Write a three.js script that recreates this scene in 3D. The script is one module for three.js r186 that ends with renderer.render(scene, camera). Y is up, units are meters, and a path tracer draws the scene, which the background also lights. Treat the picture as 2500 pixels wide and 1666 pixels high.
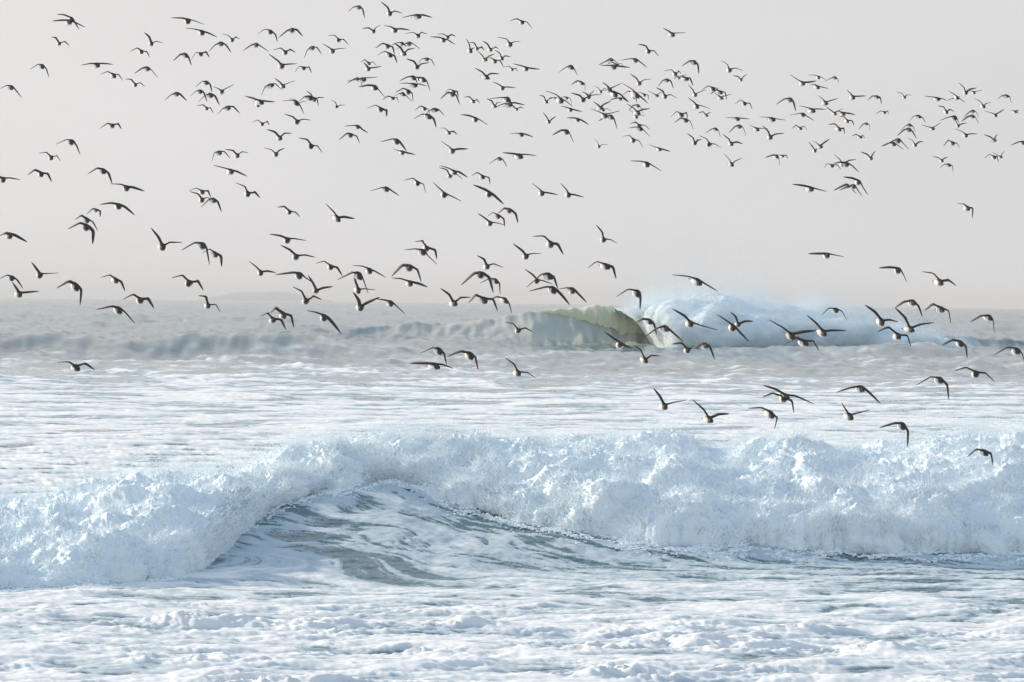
import * as THREE from 'three';
import { mergeGeometries } from 'three/addons/utils/BufferGeometryUtils.js';

// ---------- camera, sky, sun, exposure ----------
const scene = new THREE.Scene();
const FPX = 10000, PW = 2500, PH = 1666, EYE = 4;            // a long lens, four metres above the sea
const camera = new THREE.PerspectiveCamera(2 * Math.atan(PH / 2 / FPX) * 180 / Math.PI, PW / PH, 0.5, 60000);
camera.position.set(0, EYE, 0);
camera.rotation.set(-0.0093, 0, 0.0104, 'YXZ');
camera.updateMatrixWorld(true);
const camX = new THREE.Vector3(), camY = new THREE.Vector3(), camZ = new THREE.Vector3();
camera.matrixWorld.extractBasis(camX, camY, camZ);

const SUN_AZ = 54 * Math.PI / 180, SUN_EL = 17.5 * Math.PI / 180;   // low, to the left and a little beyond the waves
const sunDir = new THREE.Vector3(-Math.sin(SUN_AZ) * Math.cos(SUN_EL), Math.sin(SUN_EL), -Math.cos(SUN_AZ) * Math.cos(SUN_EL));

const skyW = 1024, skyH = 512, skyData = new Float32Array(skyW * skyH * 4);
for (let j = 0; j < skyH; j++) for (let i = 0; i < skyW; i++) {
  const el = ((j + 0.5) / skyH - 0.5) * Math.PI, az = ((i + 0.5) / skyW - 0.5) * 2 * Math.PI;
  const dx = Math.cos(el) * Math.cos(az), dz = Math.cos(el) * Math.sin(az), dy = Math.sin(el);
  const ang = Math.acos(Math.min(1, Math.max(-1, dx * sunDir.x + dy * sunDir.y + dz * sunDir.z)));
  const up = Math.min(1, Math.max(0, (el - 0.12) / 0.85)), b = up * up * (3 - 2 * up);
  const glow = Math.exp(-ang / 0.29), k = (j * skyW + i) * 4;
  const veil = 1 + 0.008 * (Math.sin(az * 41 + 2.2 * Math.sin(el * 60 + az * 9)) + Math.sin(el * 95 - az * 17 + 1.3 * Math.sin(az * 33))) * Math.cos(el);   // uneven haze
  skyData[k] = 0.655 * (1 - b) + 0.285 * b + 2.6 * glow;
  skyData[k + 1] = 0.655 * (1 - b) + 0.455 * b + 2.35 * glow;
  skyData[k + 2] = 0.670 * (1 - b) + 0.65 * b + 2.0 * glow;
  for (let q = 0; q < 3; q++) skyData[k + q] *= veil;
  skyData[k + 3] = 1;
}
const sky = new THREE.DataTexture(skyData, skyW, skyH, THREE.RGBAFormat, THREE.FloatType);
sky.mapping = THREE.EquirectangularReflectionMapping; sky.magFilter = sky.minFilter = THREE.LinearFilter; sky.needsUpdate = true;
scene.background = sky; scene.environment = sky;

const sun = new THREE.DirectionalLight(new THREE.Color(1, 0.86, 0.69), 5);
sun.position.copy(sunDir).multiplyScalar(300).add(new THREE.Vector3(0, 0, -120));
sun.target.position.set(0, 0, -120); scene.add(sun, sun.target);
sun.castShadow = true; sun.shadow.mapSize.set(4096, 4096);
Object.assign(sun.shadow.camera, { left: -150, right: 150, top: 150, bottom: -150, near: 1, far: 900 });
sun.shadow.radius = 3;
scene.fog = new THREE.FogExp2(0xdcdddf, 0.00005);

const renderer = new THREE.WebGLRenderer({ antialias: true });
renderer.toneMapping = THREE.LinearToneMapping; renderer.toneMappingExposure = 1.0;
renderer.shadowMap.enabled = true; renderer.setSize(1024, 682);

// ---------- helpers ----------
let seed = 20240611;
const rnd = () => { seed |= 0; seed = seed + 0x6D2B79F5 | 0; let t = Math.imul(seed ^ seed >>> 15, 1 | seed); t = t + Math.imul(t ^ t >>> 7, 61 | t) ^ t; return ((t ^ t >>> 14) >>> 0) / 4294967296; };
const gauss = () => rnd() + rnd() + rnd() - 1.5;
const PERM = new Uint8Array(512); { const p = [...Array(256).keys()]; for (let i = 255; i > 0; i--) { const j = Math.floor(rnd() * (i + 1)); [p[i], p[j]] = [p[j], p[i]]; } for (let i = 0; i < 512; i++) PERM[i] = p[i & 255]; }
const G2 = [...Array(16).keys()].map(i => [Math.cos(i * Math.PI / 8), Math.sin(i * Math.PI / 8)]);
const G3 = [[1,1,0],[-1,1,0],[1,-1,0],[-1,-1,0],[1,0,1],[-1,0,1],[1,0,-1],[-1,0,-1],[0,1,1],[0,-1,1],[0,1,-1],[0,-1,-1],[1,1,0],[-1,1,0],[0,-1,1],[0,-1,-1]];
const ease = t => t * t * t * (t * (t * 6 - 15) + 10);
function n2(x, y) {
  const xi = Math.floor(x), yi = Math.floor(y), fx = x - xi, fy = y - yi, X = xi & 255, Y = yi & 255, u = ease(fx), v = ease(fy);
  const a = G2[PERM[PERM[X] + Y] & 15], b = G2[PERM[PERM[X + 1] + Y] & 15], c = G2[PERM[PERM[X] + Y + 1] & 15], d = G2[PERM[PERM[X + 1] + Y + 1] & 15];
  const p = a[0] * fx + a[1] * fy, q = b[0] * (fx - 1) + b[1] * fy, r = c[0] * fx + c[1] * (fy - 1), s = d[0] * (fx - 1) + d[1] * (fy - 1);
  return 1.5 * ((p + u * (q - p)) * (1 - v) + (r + u * (s - r)) * v);
}
function n3(x, y, z) {
  const xi = Math.floor(x), yi = Math.floor(y), zi = Math.floor(z), fx = x - xi, fy = y - yi, fz = z - zi, X = xi & 255, Y = yi & 255, Z = zi & 255, u = ease(fx), v = ease(fy), w = ease(fz);
  const h = (i, j, k) => { const g = G3[PERM[PERM[PERM[X + i] + Y + j] + Z + k] & 15]; return g[0] * (fx - i) + g[1] * (fy - j) + g[2] * (fz - k); };
  const l = (a, b, t) => a + t * (b - a);
  return l(l(l(h(0, 0, 0), h(1, 0, 0), u), l(h(0, 1, 0), h(1, 1, 0), u), v), l(l(h(0, 0, 1), h(1, 0, 1), u), l(h(0, 1, 1), h(1, 1, 1), u), v), w);
}
const clamp = (v, a = 0, b = 1) => v < a ? a : v > b ? b : v;
const sm = (a, b, v) => { const t = clamp((v - a) / (b - a)); return t * t * (3 - 2 * t); };
const mix = (a, b, t) => a + (b - a) * t;
function table(rows) {                                          // piecewise, eased between rows
  return x => {
    if (x <= rows[0][0]) return rows[0][1];
    for (let i = 1; i < rows.length; i++) if (x <= rows[i][0]) { const t = (x - rows[i - 1][0]) / (rows[i][0] - rows[i - 1][0]); return mix(rows[i - 1][1], rows[i][1], t); }
    return rows[rows.length - 1][1];
  };
}
function obj(name, geometry, material, parent = scene) { const m = new THREE.Mesh(geometry, material); m.name = name; m.castShadow = m.receiveShadow = true; parent.add(m); return m; }
function tag(o, label, category, group, kind) { if (label) o.userData.label = label; if (category) o.userData.category = category; if (group) o.userData.group = group; if (kind) o.userData.kind = kind; return o; }

// ---------- materials ----------
const M = {
  water: new THREE.MeshPhysicalMaterial({ vertexColors: true, roughness: 0.16, ior: 1.33, metalness: 0 }),
  foam: new THREE.MeshStandardMaterial({ vertexColors: true, roughness: 0.85 }),
  whitewater: new THREE.MeshStandardMaterial({ color: new THREE.Color(0.81, 0.885, 0.92), roughness: 0.95 }),
  spray: new THREE.MeshStandardMaterial({ color: new THREE.Color(0.87, 0.93, 0.96), roughness: 0.9 }),
  lip: new THREE.MeshPhysicalMaterial({ color: new THREE.Color(0.92, 0.93, 0.74), roughness: 0.6, transmission: 0.6, thickness: 0, ior: 1.33 }),
  sand: new THREE.MeshStandardMaterial({ color: new THREE.Color(0.22, 0.2, 0.15), roughness: 1 }),
  feather: new THREE.MeshStandardMaterial({ vertexColors: true, roughness: 0.75 }),
  bill: new THREE.MeshStandardMaterial({ color: new THREE.Color(0.02, 0.017, 0.015), roughness: 0.5 }),
  hill: new THREE.MeshStandardMaterial({ color: new THREE.Color(0.1, 0.11, 0.08), roughness: 1 }),
};
// ---------- the sea: one sheet with swells, two breaking waves and floating foam ----------
// d is the distance out to sea (metres), x runs along the beach
const W1 = 66;                                                   // the crest of the near breaker
const crest1 = table([[-16, 0.95], [-8.25, 0.92], [-6.3, 1.1], [-4.6, 1.36], [-3.6, 1.7], [-2.7, 1.9], [-1.7, 2.0], [-0.9, 1.9], [0.5, 1.86], [2.4, 1.93], [5, 1.92], [7, 2.05], [9, 2.15], [16, 2.0]]);
const W2 = 386;                                                  // the far breaker, on the right
const crest2 = table([[-80, 0.25], [-36, 0.5], [-14, 1.1], [-4, 2.0], [1, 2.8], [4, 3.35], [9, 3.5], [14, 3.2], [26, 2.6], [32, 1.6], [40, 0.7], [60, 0.8], [120, 0.6]]);
function swell1(x, d) {
  const c = crest1(x) - 0.36, e = W1 + 0.25 * n2(x * 0.25, 3.3);
  if (d < e) { const t = clamp((d - (e - 9.2)) / 9.2); return c * Math.pow(t, 1.65); }
  const q = (d - e); return c * (0.12 + 0.88 * Math.exp(-q * q / 9)) * Math.exp(-q / 40);
}
function swell2(x, d) {
  const c = crest2(x), e = W2 + 3 * n2(x * 0.02, 9.1) + 0.05 * Math.hypot(x - 8, 6);
  if (d < e) { const w = mix(17, 7.5, sm(-3, 9, x)), t = clamp((d - (e - w)) / w); return c * Math.pow(t, 1.9); }
  const q = d - e; return c * Math.exp(-q * q / 30);
}
function swell3(x, d) {                                          // a smooth shoulder rising on the left, and lesser ones
  const a = 1.45 * sm(-9, -24, x) + 0.9 * Math.exp(-((x + 14) ** 2) / 30), e = 300 + 0.25 * x + 4 * n2(x * 0.03, 1.7);
  let h = a * Math.exp(-(((d - e) / (d < e ? 8 : 16)) ** 2));
  h += 0.8 * Math.exp(-(((x - 40) / 30) ** 2)) * Math.exp(-(((d - 345 + 0.1 * x) / 9) ** 2));
  h += 0.9 * (0.5 + 0.6 * n2(x * 0.02, 5)) * Math.exp(-(((d - 345 - 0.15 * x) / 8) ** 2)) * sm(8, -12, x);
  h += 1.3 * Math.exp(-(((x + 24) / 13) ** 2)) * Math.exp(-(((d - 480) / 14) ** 2));
  h += 1.5 * (0.45 + 0.55 * n2(x * 0.008, 12)) * Math.exp(-(((d - 660 - 0.2 * x) / 22) ** 2));
  h += 1.0 * (0.4 + 0.8 * n2(x * 0.02, 21)) * Math.exp(-(((d - 425 - 0.12 * x) / 9) ** 2)) * sm(0, -14, x) + 1.1 * (0.4 + 0.8 * n2(x * 0.015, 27)) * Math.exp(-(((d - 560 + 0.1 * x) / 13) ** 2));
  return h;
}
function chop(x, d, cell) {
  let h = 0;
  const far = sm(150, 300, d), very = sm(400, 1500, d);
  if (d > 75) {
    h += far * (0.6 * n2(x / 34 + 7, d / 70) + 0.32 * n2(x / 14, d / 30 + 5) + 0.22 * n2(x / 7 + 3, d / 14) + 0.2 * n2(x / 2.8, d / 8 + 9) + 0.18 * n2(x / 1.2, d / 5) + 0.09 * n2(x / 0.6, d / 3.5)) * (1 + 0.7 * very);
    if (d > 500) h += very * (0.6 * n2(x / 60, d / 180) + 0.4 * n2(x / 26 + 4, d / 80));
    h += sm(75, 110, d) * (0.03 * n2(x / 1.5, d / 3) + 0.07 * n2(x / 6, d / 8) + 0.16 * n2(x / 14, d / 20));
  }
  const near = sm(75, 60, d);
  if (near > 0) {
    const q = sm(64, 50, d);
    h += near * (0.10 * n2(x / 3.6, d / 2.6) * (0.3 + 0.7 * q) + 0.03 * n2(x / 1.3 + 9, d / 0.9) + 0.014 * n2(x / 0.42, d / 0.36 + 3) + 0.009 * n2(x / 0.17, d / 0.14) + 0.004 * n2(x / 0.07, d / 0.07));
  }
  return h;
}
const faceW = d => sm(57, 60, d) * (1 - sm(68.5, 71, d));
// how much foam lies on the water: 0 open water, 1 thick froth
function foamAt(x, d) {
  let cover;
  const f = faceW(d);
  if (d < 72) cover = mix(mix(0.76, 0.7, sm(51.5, 56, d + 0.7 * n2(x / 3, d / 2))), 0.58, f);
  else cover = mix(mix(0.74, 0.36, sm(150, 310, d + 30 * n2(x / 22, d / 60))), 0.04, sm(300, 430, d));
  if (d > 250 && d < 335) cover -= 0.22 * sm(-12, -26, x) * sm(0.2, 0.7, Math.exp(-(((d - 292) / 10) ** 2)));
  const a = 0.75 * f, ca = Math.cos(a), sa = Math.sin(a), e = d - 60, px = x * ca - e * sa, pd = x * sa + e * ca;
  const s = d < 110 ? 1 : clamp(d / 110, 1, 2.4);
  const wx = 0.35 * s * n2(px / (1.7 * s), pd / (1.3 * s)), wd = 0.3 * s * n2(px / (1.5 * s) + 20, pd / (1.2 * s) + 7);
  const st = (1 + 1.3 * f) * (d > 110 ? 1.7 : 1), fs = 1 - 0.3 * f, u = (px + wx) / (s * fs), v = (pd + wd) / (s * fs);
  let n = mix(0.55, 0.36, f) * n2(u / (1.9 * st), v / 0.95) + 0.4 * n2(u / (0.8 * st) + 31, v / 0.36) + 0.3 * n2(u / (0.34 * st), v / 0.15 + 11) + 0.17 * n2(u / (0.14 * st) + 5, v / 0.062);
  if (d < 66) n += 0.09 * n2(u / 0.065, v / 0.04);
  const m = n + (cover - 0.5) * 1.5;
  const soft = 1 + 2.4 * sm(90, 200, d);
  return { m: sm(-0.09 * soft, 0.12 * soft, m), thick: sm(0.05, 0.9, m) * (1 - 0.7 * f) };
}
function seaHeight(x, d) {
  return swell1(x, d) + swell2(x, d) + swell3(x, d) + chop(x, d);
}
const rows = [];
{
  let d = 6; const to = (end, step) => { while (d < end) { rows.push(d); d += step(d); } };
  to(40, () => 1.2); to(57, () => 0.055); to(67.5, () => 0.04); to(72, () => 0.12); to(122, () => 0.6);
  to(364, v => v * v / 16384 * 0.36); to(398, () => 0.5); to(30000, v => v * v / 16384 * 0.3);
  rows.push(40000);
}
const NC = 760, SIDE = 14, cols = [];
for (let i = -SIDE; i <= NC + SIDE; i++) cols.push(i);
const halfW = d => 0.1475 * d + 1.5;
function colX(i, d) {
  const w = halfW(d);
  if (i < 0) return -w - (Math.pow(-i / SIDE, 2.2)) * (2 * d + 120);
  if (i > NC) return w + (Math.pow((i - NC) / SIDE, 2.2)) * (2 * d + 120);
  return (i / NC * 2 - 1) * w;
}
const nR = rows.length, nC = cols.length, seaPos = new Float32Array(nR * nC * 3), seaCol = new Float32Array(nR * nC * 3), seaMask = new Float32Array(nR * nC);
const SEA = [0.045, 0.125, 0.16], SANDY_LIFT = [0.45, 0.46, 0.41], THIN = [0.48, 0.57, 0.62], FILM = [0.69, 0.725, 0.75], FROTH = [0.85, 0.855, 0.86];
for (let r = 0; r < nR; r++) {
  const d = rows[r];
  for (let c = 0; c < nC; c++) {
    const x = colX(cols[c], d), k = r * nC + c;
    let h = seaHeight(x, d);
    let f = { m: 0, thick: 0 };
    if (d < 900) f = foamAt(x, d);
    if (d < 72) {
      const lump = sm(57, 50, d);
      if (f.m > 0.02) h += f.m * 0.012 + f.thick * (0.025 + 0.03 * lump) * (0.6 + 0.6 * n2(x / 0.9 + 40, d / 0.6)) ;
      if (lump > 0) { const gate = sm(-0.15, 0.55, n2(x / 3.7 + 1, d / 2.1)), gate2 = sm(-0.2, 0.5, n2(x / 1.9 + 6, d / 1.6)), b = Math.abs(n2(x / 1.8 + 3, d / 1.2 + 8)), b2 = Math.abs(n2(x / 0.55, d / 0.45)); h += lump * f.thick * (0.22 * b * gate + 0.045 * b2 * gate2); }
    } else h += f.thick * 0.06;
    seaPos[k * 3] = x; seaPos[k * 3 + 1] = h; seaPos[k * 3 + 2] = -d;
    seaMask[k] = f.m;
    const sandy = d > 300 && d < 420 ? sm(-16, 2, x) * (1 - sm(16, 30, x)) * Math.exp(-(((d - W2 + 3) / 9) ** 2)) : 0, ft = sm(0.18, 0.65, f.thick), fl = sm(0, 0.3, f.thick);  // sandy tint, with brightness put into the colour of the shaded far face
    for (let q = 0; q < 3; q++) {
      const wcol = mix(SEA[q], SANDY_LIFT[q], sandy), fcol = mix(mix(THIN[q], FILM[q], fl), FROTH[q], ft);
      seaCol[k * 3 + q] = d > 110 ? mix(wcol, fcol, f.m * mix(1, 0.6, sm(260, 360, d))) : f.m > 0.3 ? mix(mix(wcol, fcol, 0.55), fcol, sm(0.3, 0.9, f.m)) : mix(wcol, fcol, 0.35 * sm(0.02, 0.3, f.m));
    }
  }
}
// sort the faces of the sheet into the open sea and the two waves, water and foam apart
const bins = { water: [], foam: [], wave1: [], foam1: [], wave2: [], foam2: [] };
for (let r = 0; r < nR - 1; r++) for (let c = 0; c < nC - 1; c++) {
  const a = r * nC + c, b = a + 1, e = a + nC, g = e + 1, d = rows[r], x = seaPos[a * 3], inside = cols[c] >= 0 && cols[c + 1] <= NC;
  const foamy = (seaMask[a] + seaMask[b] + seaMask[e] + seaMask[g]) / 4 > (d > 110 ? 0.45 + 0.6 * sm(165, 300, d + 22 * n2(x / 9, d / 25)) : 0.3);
  let bin = foamy ? 'foam' : 'water';
  const crestAt2 = W2 + 3 * n2(x * 0.02, 9.1) + 0.05 * Math.hypot(x - 8, 6);
  if (inside && d > 57.2 && d < 72) bin = foamy ? 'foam1' : 'wave1';
  else if (inside && x > -12 && x < 46 && d > crestAt2 - 17 && d < crestAt2 + 8) {
    bin = foamy ? 'foam2' : 'wave2';
  }
  bins[bin].push(a, b, e, b, g, e);
}
const sheetPos = new THREE.BufferAttribute(seaPos, 3);
const whole = new THREE.BufferGeometry(); whole.setAttribute('position', sheetPos);
{ const idx = new Uint32Array((nR - 1) * (nC - 1) * 6); let p = 0; for (const k in bins) { idx.set(bins[k], p); p += bins[k].length; } whole.setIndex(new THREE.BufferAttribute(idx, 1)); whole.computeVertexNormals(); }
const seaNor = whole.attributes.normal.array;
function sheetPart(index) {                                       // only the vertices that these faces use
  const map = new Int32Array(nR * nC).fill(-1), idx = new Uint32Array(index.length), used = [];
  for (let i = 0; i < index.length; i++) { const v = index[i]; if (map[v] < 0) { map[v] = used.length; used.push(v); } idx[i] = map[v]; }
  const p = new Float32Array(used.length * 3), n = new Float32Array(used.length * 3), c = new Float32Array(used.length * 3);
  used.forEach((v, i) => { for (let q = 0; q < 3; q++) { p[i * 3 + q] = seaPos[v * 3 + q]; n[i * 3 + q] = seaNor[v * 3 + q]; c[i * 3 + q] = seaCol[v * 3 + q]; } });
  const g = new THREE.BufferGeometry();
  g.setAttribute('position', new THREE.BufferAttribute(p, 3)); g.setAttribute('normal', new THREE.BufferAttribute(n, 3)); g.setAttribute('color', new THREE.BufferAttribute(c, 3)); g.setIndex(new THREE.BufferAttribute(idx, 1));
  return g;
}
tag(obj('sea', sheetPart(bins.water), M.water), 'grey and teal sea water reaching out to the horizon', null, null, 'structure');
tag(obj('sea_foam', sheetPart(bins.foam), M.foam), 'white froth and foam streaks floating all over the shallow sea', 'foam', null, 'stuff');

// ---------- the near breaker ----------
const nearWave = new THREE.Group(); nearWave.name = 'breaking_wave'; scene.add(nearWave);
tag(nearWave, 'near breaking wave with a long tumbling wall of white water', 'wave', 'breaking waves');
tag(obj('wave_face', sheetPart(bins.wave1), M.water, nearWave), null, null, null, 'stuff');
tag(obj('foam_film', sheetPart(bins.foam1), M.foam, nearWave), null, null, null, 'stuff');
const horizonY = px => 740 + 0.0104 * (px - 1250);
const toeY = table([[-900, 1450], [0, 1442], [250, 1440], [420, 1418], [500, 1392], [545, 1350], [600, 1290], [680, 1240], [780, 1203], [880, 1184], [960, 1170], [1020, 1184], [1100, 1222], [1250, 1266], [1400, 1302], [1600, 1332], [1800, 1340], [2200, 1356], [2500, 1352], [3400, 1360]]);
const toes = [];
for (let i = 0; i <= 400; i++) {                                   // where the foot of the white water meets the wave's face
  const x = -14 + 28 * i / 400; let d = W1 - 0.1;
  while (d > 55) { const px = 1250 + x / d * FPX; if (EYE - d * (toeY(px) - horizonY(px)) / FPX >= swell1(x, d)) break; d -= 0.02; }
  toes.push(d);
}
const toeW = x => 0.2 * n2(x / 0.8, 0.3) + 0.14 * n2(x / 0.3, 5.5) + 0.08 * n2(x / 0.12, 2.2);
const toeD = x => { const t = clamp((x + 14) / 28) * 400, i = Math.min(399, Math.floor(t)); return mix(toes[i], toes[i + 1], t - i); };
function billow(x, y, z, list) {
  let s = 0;
  const wx = x + 0.28 * n3(x * 1.3, y * 1.3, z * 1.3 + 9), wy = y + 0.28 * n3(x * 1.3 + 17, y * 1.3, z * 1.3), wz = z;
  for (const [size, amp] of list) s += amp * (2.4 * Math.abs(n3(wx / size, wy / size + size * 3.7, wz / size)) - 0.55);
  return s;
}
function whitewater(x0, x1, nx, ns, profile, list, lift, lean = 0) {
  const p = new Float32Array((nx + 1) * (ns + 1) * 3), idx = [], V = (i, j) => (i * (ns + 1) + j);
  const base = new Float32Array(p.length);
  for (let i = 0; i <= nx; i++) for (let j = 0; j <= ns; j++) { const q = profile(x0 + (x1 - x0) * i / nx, j / ns), k = V(i, j) * 3; base[k] = x0 + (x1 - x0) * i / nx + lean * Math.max(0, 1 - j / ns / 0.6) * Math.pow(1 - i / nx, 4); base[k + 1] = q[1]; base[k + 2] = -q[0]; }
  const g0 = new THREE.BufferGeometry(); g0.setAttribute('position', new THREE.BufferAttribute(base, 3));
  for (let i = 0; i < nx; i++) for (let j = 0; j < ns; j++) { const a = V(i, j), b = V(i + 1, j), c = V(i, j + 1), e = V(i + 1, j + 1); idx.push(a, b, c, b, e, c); }
  g0.setIndex(idx); g0.computeVertexNormals();
  const n = g0.attributes.normal.array;
  for (let i = 0; i <= nx; i++) for (let j = 0; j <= ns; j++) {
    const k = V(i, j) * 3, x = base[k], y = base[k + 1], z = base[k + 2], q = profile(x0 + (x1 - x0) * i / nx, j / ns), s = billow(x, y, z, list) * q[2] + lift * q[2];
    const ny = n[k + 1] * 0.75 + 0.25;                              // it boils outwards and up
    p[k] = x + n[k] * s; p[k + 1] = y + ny * s; p[k + 2] = z + n[k + 2] * s;
  }
  const g = new THREE.BufferGeometry(); g.setAttribute('position', new THREE.BufferAttribute(p, 3)); g.setIndex(idx); g.computeVertexNormals();
  return g;
}
function profile1(x, s) {
  const dt = toeD(x), ht = swell1(x, dt), hc = crest1(x) - 0.24 + 0.16 * n2(x / 2.2, 2.9), dc = W1 + 0.5;
  if (s < 0.72) {
    const t = s / 0.72, k = Math.min(1, (dc - dt) / 2.5);
    const puff = 0.42 * k * Math.sin(Math.PI * Math.pow(t, 0.8)) * (0.65 + 0.7 * n2(x / 1.9, 7.7));
    return [dt + toeW(x) * Math.max(0, 1 - 5 * t) + (dc - dt) * Math.pow(t, 1.45) - puff, ht - 0.05 + (hc + 0.04 - ht) * Math.pow(Math.sin(Math.PI / 2 * t), 0.85), (0.45 + 0.55 * sm(0, 0.25, t)) * (0.7 + 0.3 * k)];
  }
  const t = (s - 0.72) / 0.28;
  return [dc + 2.6 * t, hc + 0.04 - (hc * 0.5 + 0.12) * t * t, 1 - 0.75 * t];
}
const list1 = [[1.7, 0.2], [0.8, 0.12], [0.38, 0.048], [0.17, 0.032], [0.08, 0.025], [0.04, 0.017]];
const split = -1.92;
const leftMass = whitewater(-11.5, split, 430, 250, profile1, list1, 0.05), rightMass = whitewater(split, 11.5, 600, 250, profile1, list1, 0.05);
obj('whitewater', leftMass, M.whitewater, nearWave); obj('whitewater', rightMass, M.whitewater, nearWave);
// drops, flecks and jets thrown off the white water
function sprayOn(geos, count, opt) {
  const arcs = opt.arcs, g = new THREE.IcosahedronGeometry(1, 0), mesh = new THREE.InstancedMesh(g, M.spray, count + arcs * 14), m = new THREE.Matrix4(), q = new THREE.Quaternion(), e = new THREE.Euler(), P = new THREE.Vector3(), S = new THREE.Vector3();
  const lists = geos.map(o => [o.attributes.position.array, o.attributes.normal.array, o.attributes.position.count]), total = lists.reduce((a, l) => a + l[2], 0);
  let i = 0, guard = 0;
  while (i < count && guard++ < count * 12) {
    let v = Math.floor(rnd() * total), L = 0; while (v >= lists[L][2]) v -= lists[L++][2];
    const [p, n] = lists[L], x = p[v * 3], y = p[v * 3 + 1], z = p[v * 3 + 2];
    const clump = n3(x / opt.clump, y / opt.clump, z / opt.clump) + 0.5 * n3(x / opt.clump * 2.7, y / opt.clump * 2.7, z);
    if (rnd() > 0.28 + 1.5 * clump) continue;
    const far = -Math.log(1 - rnd() * 0.999), out = opt.reach * far * (0.35 + 1.6 * Math.max(0, clump));
    const top = opt.top(x, y);
    P.set(x + n[v * 3] * out + gauss() * out * 0.5, y + n[v * 3 + 1] * out * 0.6 + out * (0.35 + 2.6 * top * rnd()) + gauss() * out * 0.3, z + n[v * 3 + 2] * out + gauss() * out * 0.5);
    const r = opt.size * (0.45 + 0.9 * rnd() * rnd()) * (far < 0.6 ? 1.15 : 0.75), jet = rnd() < 0.12 ? 2.6 : 1;
    e.set(gauss() * (jet > 1 ? 0.5 : 3), rnd() * 6.28, gauss() * (jet > 1 ? 0.6 : 3)); q.setFromEuler(e);
    S.set(r * (0.7 + 0.6 * rnd()) / Math.sqrt(jet), r * (0.7 + 0.6 * rnd()) * jet, r * (0.7 + 0.6 * rnd()) / Math.sqrt(jet));
    mesh.setMatrixAt(i++, m.compose(P, q, S));
  }
  const vel = new THREE.Vector3();
  for (let k = 0, tries = 0; k < arcs && tries < arcs * 30; tries++) {   // tongues of water thrown up and falling back
    let v = Math.floor(rnd() * total), L = 0; while (v >= lists[L][2]) v -= lists[L++][2];
    const [p, n] = lists[L], x = p[v * 3], y = p[v * 3 + 1], z = p[v * 3 + 2];
    if (rnd() > 0.25 + 1.6 * n3(x / opt.clump * 1.4 + 8, y / opt.clump * 1.4, z / opt.clump)) continue;
    k++;
    const len = opt.arc * (0.35 + rnd() * rnd() * 1.3), r0 = opt.size * (1.1 + 1.1 * rnd()), bend = 0.6 + 0.8 * rnd();
    vel.set(n[v * 3] * 0.5 + gauss() * 0.55, 0.75 + 0.35 * rnd(), n[v * 3 + 2] * 0.5 + gauss() * 0.3).normalize();
    for (let j = 0; j < 14; j++) {
      const t = j / 13, r = r0 * (1.25 - 0.95 * t) * (0.75 + 0.5 * rnd());
      P.set(x + vel.x * len * t * 1.15 + gauss() * 0.12 * len * t, y + vel.y * len * (t - 0.45 * bend * t * t) + gauss() * 0.05 * len * t, z + vel.z * len * t);
      q.setFromEuler(e.set(rnd() * 6, rnd() * 6, rnd() * 6)); S.set(r, r * (0.8 + 0.7 * rnd()), r);
      mesh.setMatrixAt(i++, m.compose(P, q, S));
    }
  }
  mesh.count = i; mesh.instanceMatrix.needsUpdate = true; mesh.castShadow = mesh.receiveShadow = true; return mesh;
}
const spray1 = sprayOn([leftMass, rightMass], 420000, { arcs: 17000, arc: 0.2, clump: 0.5, reach: 0.105, size: 0.0063, top: (x, y) => sm(0.72, 1.0, y / crest1(x)) });
spray1.name = 'spray'; tag(spray1, null, null, null, 'stuff'); nearWave.add(spray1);

{                                                                    // single drops flung up over the crest
  const N = 8000, FLECKS = 16000, drops = new THREE.InstancedMesh(new THREE.IcosahedronGeometry(1, 0), M.spray, N + FLECKS), m = new THREE.Matrix4(); let i = 0;
  while (i < N) {
    const x = -9.5 + 19.5 * rnd(), up = -Math.log(1 - rnd() * 0.99) * (0.11 + 0.15 * sm(0, 7, x)), d = W1 + 0.6 + gauss() * 1.1;
    if (rnd() > 0.3 + 1.5 * n2(x / 1.1, up * 3) + 0.25 * sm(1, 6, x)) continue;
    const r = 0.0035 + 0.007 * rnd() * rnd(); m.makeScale(r, r * (1 + rnd()), r).setPosition(x, crest1(x) - 0.12 + up, -d); drops.setMatrixAt(i++, m);
  }
  while (i < N + FLECKS) {                                            // froth spat out ahead of the foot of the wave
    const x = -10.5 + 21 * rnd(), ahead = -Math.log(1 - rnd() * 0.99) * 0.2, d = toeD(x) + toeW(x) - ahead + 0.06;
    if (rnd() > 0.35 + 1.7 * n2(x / 0.5, ahead * 4 + 3)) continue;
    const r = 0.006 + 0.014 * rnd() * rnd(); m.makeScale(r * (1 + 2 * rnd()), r * (0.6 + rnd()), r * 1.5).setPosition(x, seaHeight(x, d) + 0.012 + 0.1 * rnd() * rnd() * Math.exp(-ahead * 6), -d); drops.setMatrixAt(i++, m);
  }
  drops.name = 'water_drop'; drops.castShadow = drops.receiveShadow = true; tag(drops, null, null, null, 'stuff'); nearWave.add(drops);
}

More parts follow.
